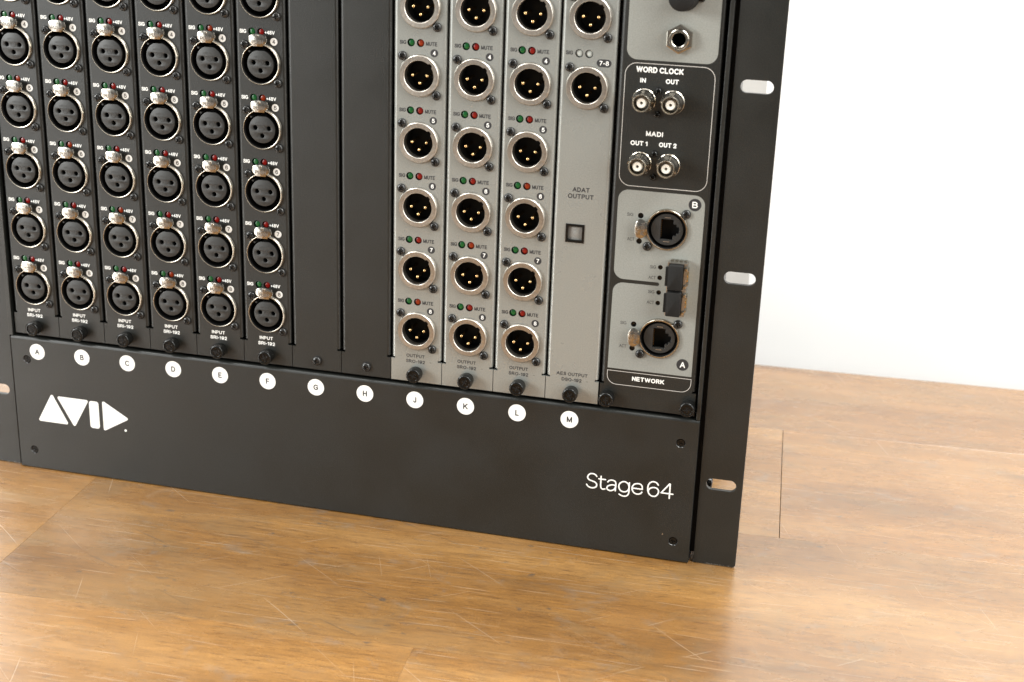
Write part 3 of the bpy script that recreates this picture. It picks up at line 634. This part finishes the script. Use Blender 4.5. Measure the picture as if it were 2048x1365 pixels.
# BNC connectors
b = MB(); b.lathe([(6.2, 0), (6.2, -1.0), (5.8, -1.4), (5.95, -2.6), (5.7, -4.2), (5.2, -5.6), (4.75, -7.0), (4.75, -10.6), (4.5, -10.95), (4.15, -10.95), (3.95, -10.6), (3.95, -2)], 'nickel', 48)
b.lathe([(3.95, -2.2), (2.3, -2.2)], 'nickelrough', 32)
b.lathe([(.75, -3.0), (.8, -9.3), (2.3, -9.6), (2.55, -9.2), (2.55, -2)], 'teflon', 32)
b.lathe([(.95, -9.3), (.9, -4.0), (.02, -4)], 'gold', 20)
for a in (-1, 1): b.prism([(x + a * 4.9, z) for x, z in circle(0, 0, .8, 12)], -8.8, -7.4, 'nickel')
b.add([], [], 'nickel'); BNC = b.mesh('bnc_connector')
for x, z, l in ((365.75, 261.7, 'word clock input'), (380.75, 261.7, 'word clock output'), (365.75, 228.6, 'left lower output'), (380.75, 228.6, 'right lower output')):
    part('bnc_connector', BNC, x, FY, z, ry=random.uniform(.2, .5), label='silver coaxial connector, ' + l)
for z in (267.1, 254.9, 234.2, 221.8): sub('field_screw', SCREWS, cm, 373.0 - NX, 0, z, ry=.4)

# headphone jack with hex nut, volume knob, small screw
b = MB(); hexp = [(7.6 * math.cos(math.radians(30 + 60 * k + 0)), 7.6 * math.sin(math.radians(30 + 60 * k))) for k in range(6)]
hexp = [(7.5 * math.sin(math.radians(60 * k)), 7.5 * math.cos(math.radians(60 * k))) for k in range(6)][::-1]
b.plate(round_poly(hexp, .5, 3), [circle(0, 0, 4.6, 32)], -2.9, 0, 'nickel', .35)
b.lathe([(5.2, -2.8), (5.2, -4.2), (4.8, -4.6), (3.9, -4.6), (3.5, -4.2), (3.45, 6)], 'nickel', 44); b.lathe([(3.5, -3.6), (3.42, 9), (.02, 9)], 'void', 32)
part('headphone_jack', b.mesh('headphone_jack'), 382.0, FY, 294.2)
b = MB(); b.lathe([(7.6, -.6), (7.4, -2), (6.7, -12.5), (6.4, -13.4), (5.8, -13.8), (.02, -13.8)], 'rubber', 72, fn=lambda k, r, t: r * (1 - .03 * (round(t / (2 * math.pi) * 72) % 2)) if k in (1, 2) else r)
b.lathe([(7.6, -.6), (7.6, .0)], 'rubber', 72)
part('volume_knob', b.mesh('volume_knob'), 383.0, FY, 315.6)
part('field_screw', SCREWS, 391.6, FY, 314.6)
# black screw on the chassis flank seen through the lowest ear slot
b = MB(); b.lathe([(3.4, 0), (3.4, -5.6), (2.8, -6.6), (.02, -6.9)], 'gloss', 28); part('chassis_screw', b.mesh('chassis_screw'), 409.8, 22, 42.5, rz=math.pi / 2)

# ---------------------------------------------------------------- the wooden table
TR = math.radians(3.2)
table = thing('wooden_table', 'worn orange-brown wooden table top of wide planks under the rack unit', 'table', 195, 0, 0, TR)
TONE = {(35, -147): .86, (-900, -147): 1.0, (-330, -317): 1.07, (278.5, -317): 1.05, (458.5, 23.5): 1.05, (-210, 23.5): 1.02, (120, 193.5): 1.06}
def plank(s0, s1, t0, t1, gap_s=.5, gap_t=.16):
    """a plank between two butt joints (s) and two long seams (t), in the table's own axes; top at z = 0"""
    b = MB(); hx, hy = (s1 - s0) / 2 - gap_s / 2, (t1 - t0) / 2 - gap_t / 2; c = .1
    v = [(-hx + c, -hy + c, 0), (hx - c, -hy + c, 0), (hx - c, hy - c, 0), (-hx + c, hy - c, 0), (-hx, -hy, -c), (hx, -hy, -c), (hx, hy, -c), (-hx, hy, -c), (-hx, -hy, -30), (hx, -hy, -30), (hx, hy, -30), (-hx, hy, -30)]
    f = [(0, 1, 2, 3)] + [(i, 4 + i, 4 + (i + 1) % 4, (i + 1) % 4) for i in range(4)] + [(4 + i, 8 + i, 8 + (i + 1) % 4, 4 + (i + 1) % 4) for i in range(4)] + [(11, 10, 9, 8)]
    b.add(v, f, 'wood')
    off = 195 * math.cos(TR)
    offt = -195 * math.sin(TR)
    o = put('plank', b.mesh('plank'), table, (s0 + s1) / 2 - off, (t0 + t1) / 2 - offt, 0)
    k = TONE.get((s0, t0), random.uniform(.94, 1.04)); o.color = (k, k * (1 if k < 1.05 else .99), k * (1 if k < 1.05 else 1.02), 1)   # natural tone of each board
ROWS = [(-1127, -957, [-900, -120, 640, 1500]), (-957, -787, [-900, 180, 900, 1500]), (-787, -617, [-900, -300, 560, 1500]), (-617, -487, [-900, 90, 820, 1500]), (-487, -317, [-900, -420, 430, 1500]),
        (-317, -147, [-900, -330, 278.5, 1020, 1500]), (-147, 23.5, [-900, 35, 860, 1500]), (23.5, 193.5, [-900, -210, 458.5, 1180, 1500]), (193.5, 324.5, [-900, 120, 940, 1500])]
for t0, t1, ss in ROWS:
    for s0, s1 in zip(ss[:-1], ss[1:]): plank(s0, s1, t0, t1, .38 if s0 == 458.5 or s1 == 458.5 else .05)
b = MB(); b.box(-1080, 1290, -1100, 300, -62, -30.2, 'wood'); put('table_frame', b.mesh('table_frame'), table)

# ---------------------------------------------------------------- the white backdrop
b = MB(); b.box(-2600, 3200, 0, 20, -900, 2600, 'backdrop')
o = put('backdrop', b.mesh('backdrop'), None, 0, 430, 0)
o['label'] = 'plain white backdrop wall behind the table'; o['category'] = 'backdrop wall'; o['kind'] = 'structure'
